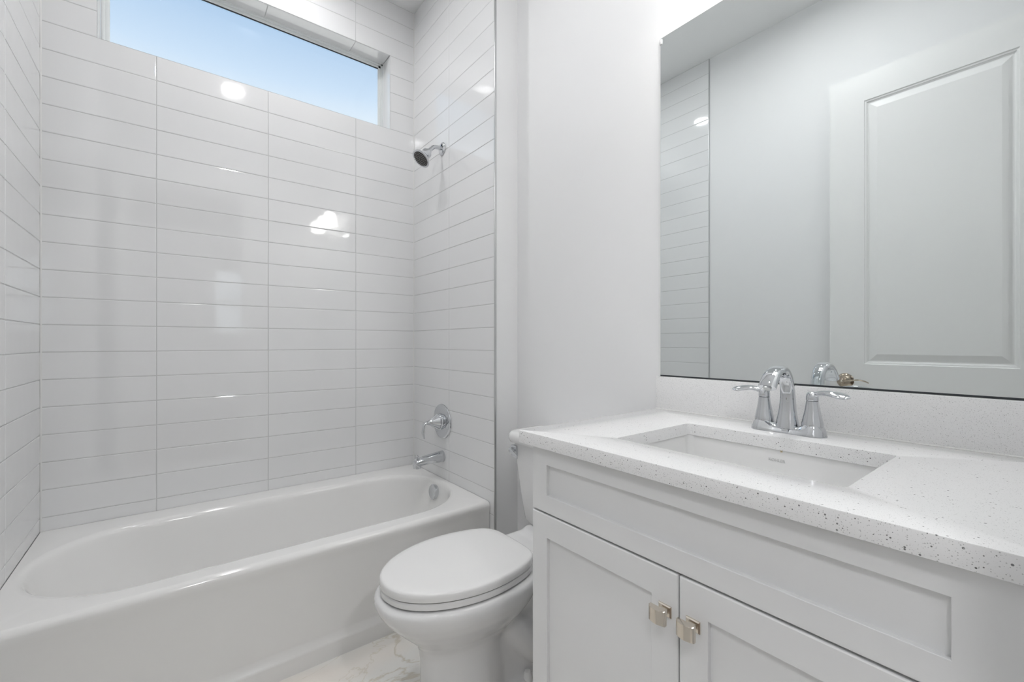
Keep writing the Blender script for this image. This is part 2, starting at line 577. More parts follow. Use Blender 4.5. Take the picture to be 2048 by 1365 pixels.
def dome(x, y, label):  # added out of view, throws soft fill through the doorway onto the cabinets
    t = thing('fill_dome', label, 'ceiling light', (x, y, ZC), 'added fill lights beyond the doorway')
    bm = B()
    lathe(bm, [(0.27, 0.0), (0.27, 0.018), (0.25, 0.020)], (x, y, ZC), (0, 0, -1), 48)
    obj('canopy', bm, M_DOOR, t)
    bm = B()
    lathe(bm, [(0.248, 0.019), (0.235, 0.045), (0.18, 0.07), (0.09, 0.085), (0.005, 0.09)], (x, y, ZC), (0, 0, -1), 48)
    obj('diffuser', bm, M_FILL_DOME, t)
dome(-0.55, -3.30, 'added unseen wide dome fill light in the room beyond the doorway')

VY = -1.985
t = thing('vanity_light', 'chrome bar light with three frosted glass shades on the wall above the mirror', 'wall light', (XW, VY, 2.36))
obj('backplate', bx((XW - 0.022, VY - 0.30, 2.335), (XW, VY + 0.30, 2.395), 0.006), M_CHROME, t)
for dy in (-0.21, 0.0, 0.21):
    bm = B()
    sweep(bm, [(XW - 0.02, VY + dy, 2.365, 0.008, 0.008), (XW - 0.06, VY + dy, 2.37, 0.008, 0.008), (XW - 0.115, VY + dy, 2.365, 0.008, 0.008), (XW - 0.122, VY + dy, 2.345, 0.008, 0.008)], (0, 1, 0), 14)
    lathe(bm, [(0.020, 0.0), (0.024, 0.02), (0.024, 0.03)], (XW - 0.122, VY + dy, 2.355), (0, 0, -1), 24)
    a = obj('lamp_arm', bm, M_CHROME, t)
    bm = B()
    lathe(bm, [(0.022, 0.0), (0.044, 0.014), (0.054, 0.05), (0.060, 0.115), (0.057, 0.115), (0.051, 0.05), (0.020, 0.004)], (XW - 0.122, VY + dy, 2.33), (0, 0, -1), 32, True, True)
    obj('lamp_shade', bm, M_SHADE, a)

# ------------------------------------------------------------------ bathtub
RIM = RIM_Z
YF = -0.785
t = thing('bathtub', 'white alcove bathtub with a plain front apron under the high window', 'bathtub', (W / 2, -0.39, 0))
NS = 24
def stadium(x0, x1, y0, y1, r, z):
    return rrect((x0 + x1) / 2, (y0 + y1) / 2, (x1 - x0) / 2, (y1 - y0) / 2, r, z, NS)
bm = B()
e = 0.0016
OX0, OX1, OY0, OY1 = 0.022, 1.500, -0.702, -0.112
# basin: from the flat deck over a rolled edge down to the floor of the tub
prof = [  # (inset from the opening at left, right, front, back, z, corner radius)
    (-0.010, -0.008, -0.012, -0.012, RIM, 0.30),
    (0.000, 0.000, 0.000, 0.000, RIM - 0.0015, 0.295),
    (0.008, 0.006, 0.007, 0.007, RIM - 0.007, 0.29),
    (0.015, 0.011, 0.012, 0.012, RIM - 0.016, 0.285),
    (0.021, 0.014, 0.015, 0.015, RIM - 0.030, 0.28),
    (0.040, 0.022, 0.022, 0.022, RIM - 0.075, 0.275),
    (0.085, 0.038, 0.034, 0.034, RIM - 0.160, 0.26),
    (0.140, 0.056, 0.047, 0.047, RIM - 0.235, 0.235),
    (0.185, 0.075, 0.062, 0.062, RIM - 0.280, 0.21),
    (0.235, 0.105, 0.090, 0.090, RIM - 0.308, 0.18),
    (0.300, 0.150, 0.130, 0.130, RIM - 0.320, 0.14),
    (0.60, 0.45, 0.24, 0.24, RIM - 0.326, 0.05)]
loops = []
# deck: project the opening loop onto the outer rectangle
inner = stadium(OX0 - 0.010, OX1 + 0.008, OY0 - 0.012, OY1 + 0.012, 0.30, RIM)
cx, cy = W / 2, (e - YF) / -2
outer = []
X0, X1, Y0, Y1 = e, W - e, YF + 0.020, -e
def to_rect(p):
    # nearest point of the rectangle along a ray from the middle line of the tub
    mx = min(max(p.x, X0 + 0.34), X1 - 0.34)
    my = (OY0 + OY1) / 2
    d = Vector((p.x - mx, p.y - my))
    s = 1e9
    if abs(d.x) > 1e-9:
        s = min(s, ((X1 if d.x > 0 else X0) - mx) / d.x)
    if abs(d.y) > 1e-9:
        s = min(s, ((Y1 if d.y > 0 else Y0) - my) / d.y)
    return Vector((mx + d.x * s, my + d.y * s, RIM))
outer = [to_rect(p) for p in inner]
for cx_, cy_ in ((X0, Y0), (X1, Y0), (X1, Y1), (X0, Y1)):
    k = min(range(len(outer)), key=lambda i: (outer[i].x - cx_) ** 2 + (outer[i].y - cy_) ** 2)
    outer[k] = Vector((cx_, cy_, RIM))
loops.append(outer)
for l_, r_, f_, b_, z_, rad in prof:
    loops.append(stadium(OX0 + l_, OX1 - r_, OY0 + f_, OY1 - b_, rad, z_))
loft(bm, loops, False, True)
# apron: rolled front edge, slightly recessed face, base strip
ap = [(YF + 0.020, RIM)]
for k in range(1, 9):
    th = PI / 2 * k / 8
    ap.append((YF + 0.020 - 0.020 * math.sin(th), RIM - 0.020 + 0.020 * math.cos(th)))
ap += [(YF + 0.0005, 0.372), (YF + 0.003, 0.360), (YF + 0.0045, 0.345), (YF + 0.012, 0.09), (YF + 0.0115, 0.082), (YF + 0.003, 0.062),
       (YF + 0.0008, 0.058), (YF, 0.053), (YF, 0.0)]
rows = []
for x in (e, W - e):
    rows.append([bm.verts.new((x, y, z)) for y, z in ap])
for i in range(len(ap) - 1):
    bm.faces.new((rows[0][i], rows[0][i + 1], rows[1][i + 1], rows[1][i]))
bmesh.ops.remove_doubles(bm, verts=bm.verts, dist=0.0002)
obj('shell', bm, M_TUB, t, True, 50)
bm = B()
XO = 1.471
lathe(bm, [(0.036, -0.012), (0.037, 0.004), (0.0365, 0.010), (0.034, 0.0125), (0.004, 0.0135)], (XO, -0.350, 0.345), (-1, 0, 0.10), 40)
box(bm, (XO - 0.012, -0.356, 0.306), (XO - 0.004, -0.344, 0.314), 0.001)
obj('overflow_plate', bm, M_CHROME, t, label='round chrome overflow plate')
bm = B()
lathe(bm, [(0.034, -0.003), (0.036, 0.002), (0.030, 0.004), (0.026, 0.001), (0.018, 0.004), (0.002, 0.005)], (1.22, -0.405, RIM - 0.3225), (0, 0, 1), 32)
obj('drain', bm, M_CHROME, t, label='chrome drain')

# ------------------------------------------------------------------ shower and tub fittings
PY = -0.347
t = thing('wall_shower', 'small chrome shower head on a bent arm high on the tiled end wall', 'shower head', (W, PY, 2.146))
bm = B()
lathe(bm, [(0.033, 0.0005), (0.0335, 0.003), (0.031, 0.007), (0.022, 0.012), (0.013, 0.014)], (W, PY, 2.146), (-1, 0, 0), 36)
obj('flange', bm, M_CHROME, t)
bm = B()
sweep(bm, [(W, PY, 2.146, 0.0105, 0.0105), (W - 0.030, PY, 2.147, 0.0105, 0.0105), (W - 0.052, PY, 2.142, 0.0105, 0.0105),
           (W - 0.068, PY, 2.128, 0.0105, 0.0105), (W - 0.088, PY, 2.104, 0.0105, 0.0105)], (0, 1, 0), 20, 6)
obj('shower_arm', bm, M_CHROME, t)
HA = Vector((-0.66, -0.04, -0.75)).normalized()
ho = Vector((W - 0.079, PY, 2.115))
bm = B()
lathe(bm, [(0.013, 0.0), (0.0165, 0.004), (0.0165, 0.012), (0.020, 0.015), (0.026, 0.018), (0.0265, 0.034), (0.030, 0.044), (0.036, 0.055),
           (0.047, 0.066), (0.0495, 0.070), (0.0495, 0.074), (0.044, 0.076), (0.040, 0.074)], ho, HA, 44, True, False)
hd = obj('spray_head', bm, M_CHROME, t)
bm = B()
lathe(bm, [(0.0405, 0.070), (0.0405, 0.0745), (0.030, 0.0755), (0.002, 0.076)], ho, HA, 44)
fp = obj('spray_face', bm, M_NOZZLE, hd, label='dark grey spray face')
bm = B()
a_, u_, v_ = frame_of(HA)
for rr, n in ((0.009, 6), (0.018, 12), (0.027, 18), (0.035, 24)):
    for k in range(n):
        th = 2 * PI * k / n
        lathe(bm, [(0.0016, 0.0), (0.0012, 0.0025), (0.0004, 0.003)], ho + a_ * 0.0752 + (u_ * math.cos(th) + v_ * math.sin(th)) * rr, HA, 8)
obj('nozzles', bm, M_STEEL, hd)

t = thing('shower_valve', 'round chrome shower valve plate with one curved lever on the tiled end wall', 'valve', (W, PY, 0.706))
bm = B()
lathe(bm, [(0.090, 0.0005), (0.0915, 0.003), (0.090, 0.007), (0.084, 0.010), (0.080, 0.0105), (0.060, 0.0115), (0.046, 0.014)], (W, PY, 0.706), (-1, 0, 0), 64)
obj('escutcheon', bm, M_CHROME, t)
bm = B()
lathe(bm, [(0.043, 0.012), (0.044, 0.016), (0.043, 0.024), (0.040, 0.0255), (0.0395, 0.026), (0.0395, 0.031)], (W, PY, 0.706), (-1, 0, 0), 48)
obj('collar', bm, M_CHROME, t)
bm = B()
lathe(bm, [(0.0405, 0.031), (0.041, 0.034), (0.038, 0.039), (0.030, 0.050), (0.021, 0.064), (0.014, 0.076), (0.0105, 0.086), (0.009, 0.093)], (W, PY, 0.706), (-1, 0, 0), 48)
sweep(bm, [(W - 0.080, PY, 0.706, 0.0100, 0.0100), (W - 0.092, PY, 0.7065, 0.0095, 0.0085), (W - 0.103, PY, 0.703, 0.0095, 0.0070), (W - 0.110, PY, 0.692, 0.0100, 0.0060),
           (W - 0.113, PY, 0.672, 0.0105, 0.0055), (W - 0.113, PY, 0.650, 0.0105, 0.0055), (W - 0.109, PY, 0.633, 0.0080, 0.0045), (W - 0.106, PY, 0.627, 0.0030, 0.0025)], (0, 1, 0), 18, 6)
obj('lever', bm, M_CHROME, t)

t = thing('tub_spout', 'chrome tub spout with a lift knob above the corner of the bathtub', 'spout', (W, PY, 0.52))
bm = B()
sweep(bm, [(W, PY, 0.521, 0.0300, 0.0300), (W - 0.006, PY, 0.521, 0.0300, 0.0300), (W - 0.05, PY, 0.519, 0.0275, 0.0270), (W - 0.10, PY, 0.516, 0.0250, 0.0240),
           (W - 0.135, PY, 0.512, 0.0230, 0.0210), (W - 0.155, PY, 0.508, 0.0205, 0.0160), (W - 0.163, PY, 0.505, 0.0120, 0.0080)], (0, 1, 0), 28, 5)
lathe(bm, [(0.0195, 0.0), (0.0210, 0.006), (0.0205, 0.030), (0.0170, 0.042), (0.0100, 0.047)], (W - 0.146, PY, 0.482), (0, 0, 1), 28)
obj('spout_body', bm, M_CHROME, t)
bm = B()
lathe(bm, [(0.0030, 0.0), (0.0030, 0.009), (0.0055, 0.011), (0.0065, 0.015), (0.0055, 0.020), (0.002, 0.022)], (W - 0.146, PY, 0.527), (0, 0, 1), 20)
obj('diverter_knob', bm, M_CHROME, t)

# ------------------------------------------------------------------ toilet
TY = -1.252
t = thing('toilet', 'white two piece toilet with its lid closed between tub and vanity', 'toilet', (1.25, TY, 0))

def egg(x0, x1, hw, z, n=48, back=2.6, front=2.15):
    """closed oval from the front tip x0 to the back x1; blunter at the back"""
    xm = x0 + (x1 - x0) * 0.56
    out = []
    for k in range(n):
        th = 2 * PI * k / n
        c, s = math.cos(th), math.sin(th)
        p = back if c > 0 else front
        ex = math.copysign(abs(c) ** (2 / p), c)
        ey = math.copysign(abs(s) ** (2 / p), s)
        out.append(Vector((xm + ex * ((x1 - xm) if c > 0 else (xm - x0)), TY + ey * hw, z)))
    return out

bm = B()
loft(bm, [egg(0.960, 1.248, 0.099, 0.0), egg(0.959, 1.246, 0.098, 0.02), egg(0.960, 1.232, 0.090, 0.10), egg(0.960, 1.224, 0.086, 0.19), egg(0.957, 1.226, 0.088, 0.225),
          egg(0.949, 1.236, 0.095, 0.248), egg(0.934, 1.254, 0.108, 0.270), egg(0.913, 1.275, 0.127, 0.292), egg(0.888, 1.295, 0.148, 0.317), egg(0.860, 1.312, 0.168, 0.347),
          egg(0.837, 1.325, 0.181, 0.377), egg(0.828, 1.330, 0.185, 0.400), egg(0.829, 1.330, 0.184, 0.412), egg(0.838, 1.325, 0.178, 0.419), egg(0.848, 1.318, 0.170, 0.420)])
# trapway body behind the column and the deck that carries the tank
def slab(x0, x1, hw, z, r=0.05):
    return rrect((x0 + x1) / 2, TY, (x1 - x0) / 2, hw, r, z, 8)
loft(bm, [slab(1.12, 1.60, 0.118, 0.0, .06), slab(1.12, 1.60, 0.118, 0.045, .06), slab(1.125, 1.595, 0.108, 0.06, .06), slab(1.14, 1.59, 0.078, 0.075, .05), slab(1.16, 1.585, 0.072, 0.12, .05),
          slab(1.15, 1.58, 0.075, 0.20, .05), slab(1.15, 1.60, 0.085, 0.28, .05), slab(1.15, 1.625, 0.105, 0.34, .05), slab(1.18, 1.632, 0.128, 0.375, .05),
          slab(1.20, 1.636, 0.146, 0.395, .05), slab(1.22, 1.636, 0.148, 0.408, .05), slab(1.235, 1.63, 0.140, 0.414, .05)])
loft(bm, [slab(1.40, 1.634, 0.140, 0.405, .04), slab(1.42, 1.634, 0.140, 0.418, .04), slab(1.438, 1.632, 0.142, 0.426, .04)])
# trapway bulge on each side
for s in (-1, 1):
    sweep(bm, [(1.20, TY + s * 0.040, 0.30, 0.05, 0.05), (1.27, TY + s * 0.062, 0.20, 0.05, 0.05), (1.34, TY + s * 0.072, 0.13, 0.048, 0.048), (1.41, TY + s * 0.072, 0.15, 0.046, 0.046),
               (1.46, TY + s * 0.066, 0.22, 0.045, 0.045), (1.50, TY + s * 0.05, 0.30, 0.05, 0.05)], (0, 1, 0), 20, 5)
bowl = obj('bowl', bm, M_CERAMIC, t)
md = bowl.modifiers.new('remesh', 'REMESH')
md.mode = 'VOXEL'
md.voxel_size = 0.0055
md.use_smooth_shade = True
ms = bowl.modifiers.new('smooth', 'SMOOTH')
ms.factor = 0.5
ms.iterations = 9

# seat and lid
def lid_loop(z, grow=0.0, sc=1.0):
    pts = [(0.844, 0.0), (0.851, 0.042), (0.868, 0.076), (0.898, 0.108), (0.935, 0.134), (0.985, 0.156), (1.04, 0.169), (1.09, 0.173), (1.14, 0.170), (1.20, 0.158),
           (1.245, 0.141), (1.274, 0.119), (1.288, 0.088), (1.292, 0.045), (1.293, 0.0)]
    full = pts + [(x, -y) for x, y in reversed(pts[1:-1])]
    sm = []
    n = len(full)
    for i in range(n):
        p0, p1, p2, p3 = full[i - 1], full[i], full[(i + 1) % n], full[(i + 2) % n]
        for k in range(4):
            q = k / 4
            sm.append(tuple(0.5 * (2 * b + (c - a) * q + (2 * a - 5 * b + 4 * c - d) * q * q + (3 * b - a - 3 * c + d) * q ** 3) for a, b, c, d in zip(p0, p1, p2, p3)))
    cx_, out = 1.075, []
    m = len(sm)
    for i in range(m):
        a = Vector(sm[i - 1]); b = Vector(sm[(i + 1) % m])
        tan = (b - a).normalized()
        nrm = Vector((tan.y, -tan.x))
        if nrm.dot(Vector((sm[i][0] - cx_, sm[i][1]))) < 0:
            nrm = -nrm
        out.append(Vector((cx_ + (sm[i][0] + nrm.x * grow - cx_) * sc, TY + (sm[i][1] + nrm.y * grow) * sc, z)))
    return out
bm = B()
loft(bm, [lid_loop(0.4235, -0.010), lid_loop(0.4235, -0.004), lid_loop(0.4265, -0.0005), lid_loop(0.432, 0.000), lid_loop(0.4385, -0.0005), lid_loop(0.4415, -0.004)])
obj('seat', bm, M_SEAT, t)
bm = B()
loft(bm, [lid_loop(0.4440, -0.007), lid_loop(0.4440, -0.003), lid_loop(0.4465, 0.0005), lid_loop(0.456, 0.001), lid_loop(0.4635, 0.0003), lid_loop(0.4675, -0.0025), lid_loop(0.4695, -0.008),
          lid_loop(0.4706, -0.008, 0.90), lid_loop(0.4718, -0.008, 0.62), lid_loop(0.4723, -0.008, 0.25)])
obj('lid', bm, M_SEAT, t)
for s in (-1, 1):
    bm = B()
    box(bm, (1.272, TY + s * 0.075 - 0.022, 0.416), (1.318, TY + s * 0.075 + 0.022, 0.446), 0.006, 3)
    obj('hinge', bm, M_SEAT, t)
# tank
def tank_loop(hw, xf, xb, z, r, bow):
    lp = rrect((xf + xb) / 2, TY, (xb - xf) / 2, hw, r, z, 10)
    # bow the front: the front edge bulges toward -X in the middle
    out = []
    for p in lp:
        f = 1.0 - (p.y - TY) ** 2 / hw ** 2
        w = max(0.0, min(1.0, (xb - p.x) / (xb - xf)))
        out.append(Vector((p.x - bow * f * w, p.y, p.z)))
    return out
bm = B()
loft(bm, [tank_loop(0.138, 1.505, 1.625, 0.420, 0.03, 0.012), tank_loop(0.166, 1.482, 1.634, 0.428, 0.035, 0.016), tank_loop(0.179, 1.474, 1.638, 0.445, 0.035, 0.020), tank_loop(0.194, 1.471, 1.641, 0.51, 0.035, 0.024),
          tank_loop(0.217, 1.468, 1.644, 0.62, 0.035, 0.026), tank_loop(0.237, 1.466, 1.646, 0.728, 0.035, 0.028)])
obj('tank', bm, M_CERAMIC, t)
bm = B()
loft(bm, [tank_loop(0.246, 1.464, 1.648, 0.7285, 0.04, 0.028), tank_loop(0.256, 1.456, 1.650, 0.731, 0.045, 0.030), tank_loop(0.262, 1.452, 1.651, 0.740, 0.05, 0.031), tank_loop(0.263, 1.451, 1.651, 0.752, 0.05, 0.031), tank_loop(0.260, 1.454, 1.650, 0.763, 0.05, 0.031),
          tank_loop(0.253, 1.460, 1.648, 0.769, 0.045, 0.031), tank_loop(0.236, 1.475, 1.64, 0.771, 0.04, 0.03)])
obj('tank_lid', bm, M_CERAMIC, t)
LY, LZ = TY + 0.205, 0.697
bm = B()
box(bm, (1.449, LY - 0.018, LZ - 0.023), (1.476, LY + 0.016, LZ + 0.022), 0.004, 3)
lathe(bm, [(0.011, 0.0), (0.011, 0.024), (0.008, 0.026)], (1.460, LY, LZ + 0.004), (-1, 0, 0), 20)
sweep(bm, [(1.437, LY + 0.004, LZ + 0.005, 0.005, 0.008), (1.431, LY - 0.012, LZ + 0.003, 0.004, 0.0075), (1.426, LY - 0.035, LZ - 0.003, 0.0035, 0.007), (1.423, LY - 0.055, LZ - 0.010, 0.003, 0.008), (1.422, LY - 0.062, LZ - 0.012, 0.0015, 0.004)][::-1], (1, 0, 0), 14, 5)
obj('flush_lever', bm, M_CHROME, t, label='chrome flush lever')
for s in (-1, 1):
    bm = B()
    lathe(bm, [(0.0165, 0.0), (0.016, 0.005), (0.0125, 0.026), (0.0095, 0.031), (0.002, 0.032)], (1.278, TY + s * 0.090, 0.056), (0, 0, 1), 28)
    obj('bolt_cap', bm, M_SEAT, t)

# ------------------------------------------------------------------ vanity
CZ0, CZ1 = 0.8775, 0.9072
CXF, CY0, CY1 = 1.0639, -1.5636, -2.4285
XF = 1.080
VY0, VY1 = -1.594, -2.372
t = thing('vanity_cabinet', 'white shaker vanity cabinet with two doors and square metal knobs', 'cabinet', (1.36, -1.983, 0))
bm = B()
XB = XF + 0.020
box(bm, (XB, VY1, 0.10), (XB + 0.018, VY0, 0.118))                 # front frame
box(bm, (XB, VY0 - 0.03, 0.10), (XB + 0.018, VY0, CZ0))
box(bm, (XB, VY1, 0.10), (XB + 0.018, VY1 + 0.03, CZ0))
box(bm, (XB, VY1, 0.705), (XB + 0.018, VY0, 0.735))
box(bm, (XB, VY1, 0.86), (XB + 0.018, VY0, CZ0))
box(bm, (XB, VY0 - 0.016, 0.0), (XW - 0.002, VY0, CZ0))            # sides
box(bm, (XB, VY1, 0.0), (XW - 0.002, VY1 + 0.016, CZ0))
box(bm, (XB + 0.002, VY1, 0.10), (XW - 0.002, VY0, 0.116))         # bottom
box(bm, (XW - 0.012, VY1, 0.10), (XW - 0.002, VY0, CZ0 - 0.15))    # back
box(bm, (XB + 0.06, VY1, 0.0), (XB + 0.075, VY0, 0.10))            # toe kick
obj('carcass', bm, M_CAB, t, False)

def shaker(name, y0, y1, z0, z1, fl, fr, fb, ft, parent, rec=0.0085):
    """a frame-and-panel front facing -X; y0 > y1 (left to right seen from the room)"""
    bm = B()
    th = 0.020
    def loop(il, ir, ib, it, x):
        return [Vector((x, y0 - il, z0 + ib)), Vector((x, y1 + ir, z0 + ib)), Vector((x, y1 + ir, z1 - it)), Vector((x, y0 - il, z1 - it))]
    lo = [loop(0.0, 0, 0, 0, XF + th), loop(0, 0, 0, 0, XF + 0.0022), loop(0.0007, .0007, .0007, .0007, XF + 0.0007), loop(.0022, .0022, .0022, .0022, XF),
          loop(fl, fr, fb, ft, XF), loop(fl + .0008, fr + .0008, fb + .0008, ft + .0008, XF + .0006), loop(fl + .001, fr + .001, fb + .001, ft + .001, XF + rec), ]
    loft(bm, lo, True, True)
    return obj(name, bm, M_CAB, parent, False)

shaker('drawer_front', VY0 - 0.003, VY1 - 0.004, 0.7245, 0.8735, 0.049, 0.060, 0.040, 0.037, t)

obj('filler_strip', bx((XF + 0.003, VY1 - 0.006, 0.0), (XF + 0.021, -2.4285, CZ0 - 0.0003), 0.001), M_CAB, t)

def knob(y, z, parent):
    bm = B()
    def pl(x, hy, hz, bow=0.0):
        return [Vector((x, y + hy, z - hz)), Vector((x, y - hy, z - hz)), Vector((x, y - hy, z + hz)), Vector((x, y + hy, z + hz))]
    loft(bm, [pl(XF - .0001, .0125, .0100), pl(XF - .0022, .0125, .0100), pl(XF - .0038, .0105, .0082), pl(XF - .0042, .0065, .0055), pl(XF - .0075, .0050, .0045),
              pl(XF - .0190, .0050, .0045), pl(XF - .0215, .0075, .0065)])
    # curved face plate
    n = 14
    hy, hz = 0.0158, 0.0132
    front, back, rim = [], [], []
    for k in range(n + 1):
        u = -1 + 2 * k / n
        xf = XF - 0.0285 - 0.0042 * (1 - u * u)
        front.append((xf, y - u * hy * 0.90, u)); back.append((XF - 0.0205, y - u * hy * 0.99, u)); rim.append((XF - 0.0262 - 0.0008 * (1 - u * u), y - u * hy, u))
    def strip(a, za, b, zb):
        for (p, q), (r, s) in zip(zip(a, a[1:]), zip(b, b[1:])):
            bm.faces.new([bm.verts.new(v) for v in ((p[0], p[1], za), (q[0], q[1], za), (s[0], s[1], zb), (r[0], r[1], zb))])
    strip(front, z - hz * .90, front, z + hz * .90)
    strip(front, z + hz * .90, rim, z + hz)
    strip(front, z - hz * .90, rim, z - hz)
    strip(rim, z + hz, back, z + hz * .98)
    strip(rim, z - hz, back, z - hz * .98)
    strip(back, z - hz * .98, back, z + hz * .98)
    for i in (0, n):
        f0, r0, b0 = front[i], rim[i], back[i]
        for (p, zp, q, zq) in ((f0, .90, r0, 1.0), (r0, 1.0, b0, .98)):
            bm.faces.new([bm.verts.new(v) for v in ((p[0], p[1], z - hz * zp), (q[0], q[1], z - hz * zq), (q[0], q[1], z + hz * zq), (p[0], p[1], z + hz * zp))])
    bmesh.ops.remove_doubles(bm, verts=bm.verts, dist=0.00005)
    obj('knob', bm, M_NICKEL, parent, True, 25, label='square polished nickel knob')

DM = -1.9825
d = shaker('cabinet_door', VY0 - 0.003, DM + 0.0013, 0.120, 0.7205, 0.050, 0.052, 0.055, 0.053, t)
knob(-1.957, 0.650, d)
d = shaker('cabinet_door', DM - 0.0013, VY1 - 0.004, 0.120, 0.7205, 0.050, 0.060, 0.055, 0.053, t)
knob(-2.0095, 0.650, d)

# worktop with sink cutout, and its backsplash
SX0, SX1, SY0, SY1 = 1.178, 1.477, -2.193, -1.770
t = thing('countertop', 'speckled white quartz countertop with a rectangular sink cutout', 'countertop', (1.36, -1.983, CZ0))
bm = B()
n = 6
def outl(z, ins=0.0):
    return rrect((CXF + XW - 0.001) / 2, (CY0 + CY1) / 2, (XW - 0.001 - CXF) / 2 - ins, (CY0 - CY1) / 2 - ins, 0.002, z, n)
def cut(z, ins=0.0):
    return rrect((SX0 + SX1) / 2, (SY0 + SY1) / 2, (SX1 - SX0) / 2 + ins, (SY1 - SY0) / 2 + ins, 0.010, z, n)
loft(bm, [cut(CZ0), outl(CZ0), outl(CZ0 + 0.001), outl(CZ1 - 0.0018), outl(CZ1 - 0.0006, 0.0006), outl(CZ1, 0.0020), cut(CZ1, 0.0015), cut(CZ1 - 0.0005, 0.0004), cut(CZ1 - 0.0015), cut(CZ0)], False, False)
bmesh.ops.remove_doubles(bm, verts=bm.verts, dist=0.00002)
obj('slab', bm, M_QUARTZ, t, True, 30)
obj('backsplash', bx((XW - 0.020, CY1, CZ1 + 0.0002), (XW - 0.001, CY0, 1.012), 0.0012), M_QUARTZ, t)
obj('caulk_bead', bx((XW - 0.0225, CY1, CZ1 - 0.0005), (XW - 0.0195, CY0, CZ1 + 0.0022), 0.0008), M_CAULK, t)

t = thing('sink', 'white rectangular undermount sink basin set below the countertop', 'sink', (1.3275, -1.9815, 0.73))
bm = B()
def bas(ins, z, r):
    return rrect((SX0 + SX1) / 2, (SY0 + SY1) / 2, (SX1 - SX0) / 2 + ins, (SY1 - SY0) / 2 + ins, r, z, 10)
loft(bm, [bas(-0.060, 0.715, 0.04), bas(0.004, 0.726, 0.05), bas(0.012, 0.80, 0.035), bas(0.028, CZ0 - 0.012, 0.03), bas(0.030, CZ0 - 0.0006, 0.03), bas(0.004, CZ0 - 0.0006, 0.022), bas(0.0035, CZ0 - 0.003, 0.022), bas(0.003, CZ0 - 0.03, 0.024), bas(-0.001, 0.80, 0.03),
          bas(-0.008, 0.758, 0.036), bas(-0.018, 0.742, 0.04), bas(-0.040, 0.734, 0.04), bas(-0.10, 0.731, 0.03)], True, True)
obj('basin', bm, M_SINK, t, True, 50)
bm = B()
lathe(bm, [(0.031, -0.002), (0.032, 0.002), (0.027, 0.0035), (0.024, 0.001), (0.019, 0.004), (0.002, 0.005)], (1.34, -1.9815, 0.731), (0, 0, 1), 32)
obj('drain', bm, M_CHROME, t, label='chrome drain')
def letters(name, text, size, loc, rot, m, parent, depth=0.0004):
    c = bpy.data.curves.new(name, 'FONT')
    c.body = text
    c.size = size
    c.align_x = 'CENTER'
    c.align_y = 'CENTER'
    c.extrude = depth
    o = bpy.data.objects.new(name, c)
    me = bpy.data.meshes.new_from_object(o)
    bpy.data.objects.remove(o)
    me.materials.clear()
    me.materials.append(m)
    o = bpy.data.objects.new(name, me)
    COL.objects.link(o)
    o.parent = parent
    o.location = Vector(loc) - BASE[parent.name]
    o.rotation_euler = rot
    return o
letters('lettering', 'KOHLER', 0.0092, (SX1 + 0.0021, -1.9835, 0.8525), (PI / 2, 0, -PI / 2), M_MARK, t)
bm = B()
lathe(bm, [(0.0030, -0.0005), (0.0028, 0.0003), (0.0004, 0.0005)], (SX1 + 0.0032, -1.9928, CZ0 - 0.0028), (-1, 0, 0), 16)
obj('rust_ring', bm, M_RUSTRING, t, label='pale rust stain')
bm = B()
lathe(bm, [(0.0010, -0.0005), (0.0009, 0.0008), (0.0002, 0.0010)], (SX1 + 0.0030, -1.9928, CZ0 - 0.0028), (-1, 0, 0), 12)
obj('rust_spot', bm, M_RUST, t, label='brown rust speck')

# faucet
FX, FY = 1.552, -1.979
t = thing('faucet', 'chrome two handle faucet with an arched spout on the quartz countertop behind the sink', 'faucet', (FX, FY, CZ1))
bm = B()
z0 = CZ1 + 0.0002
loops = []
for k in range(33):
    u = -1 + 2 * k / 32
    y = FY + u * 0.0805
    a = abs(u) * 0.0805
    if a > 0.052:
        q = (a - 0.052) / 0.0286
        hw = 0.0285 * math.sqrt(max(0.0, 1 - q * q)) + 0.0004
    else:
        hw = 0.0235 + 0.005 * (a / 0.052) ** 2
    d = abs(a - 0.052)
    h = 0.0145 + 0.0175 * math.exp(-(d / 0.020) ** 2) + 0.004 * math.exp(-(a / 0.02) ** 2)
    tw = 0.62 if a < 0.045 else 0.66
    if a > 0.052:
        h = 0.002 + 0.030 * max(0.0, 1 - ((a - 0.052) / 0.0286) ** 2) ** 0.75
    lp = []
    for (sx_, sz_) in ((-1, 0), (-1, 0.12), (-0.93, 0.30), (-0.83, 0.55), (-0.72, 0.80), (-0.60, 0.95), (-0.40, 1.0), (0, 1.02), (0.40, 1.0), (0.60, 0.95), (0.72, 0.80), (0.83, 0.55), (0.93, 0.30), (1, 0.12), (1, 0)):
        lp.append(Vector((FX + sx_ * hw, y, z0 + sz_ * h)))
    loops.append(lp)
loft(bm, loops)
obj('base_plate', bm, M_CHROME, t, True, 60)
bm = B()
box(bm, (FX - 0.0250, FY - 0.010, z0 + 0.0035), (FX - 0.0225, FY + 0.004, z0 + 0.0115), 0.0008)
obj('maker_plaque', bm, M_CHROME, t)
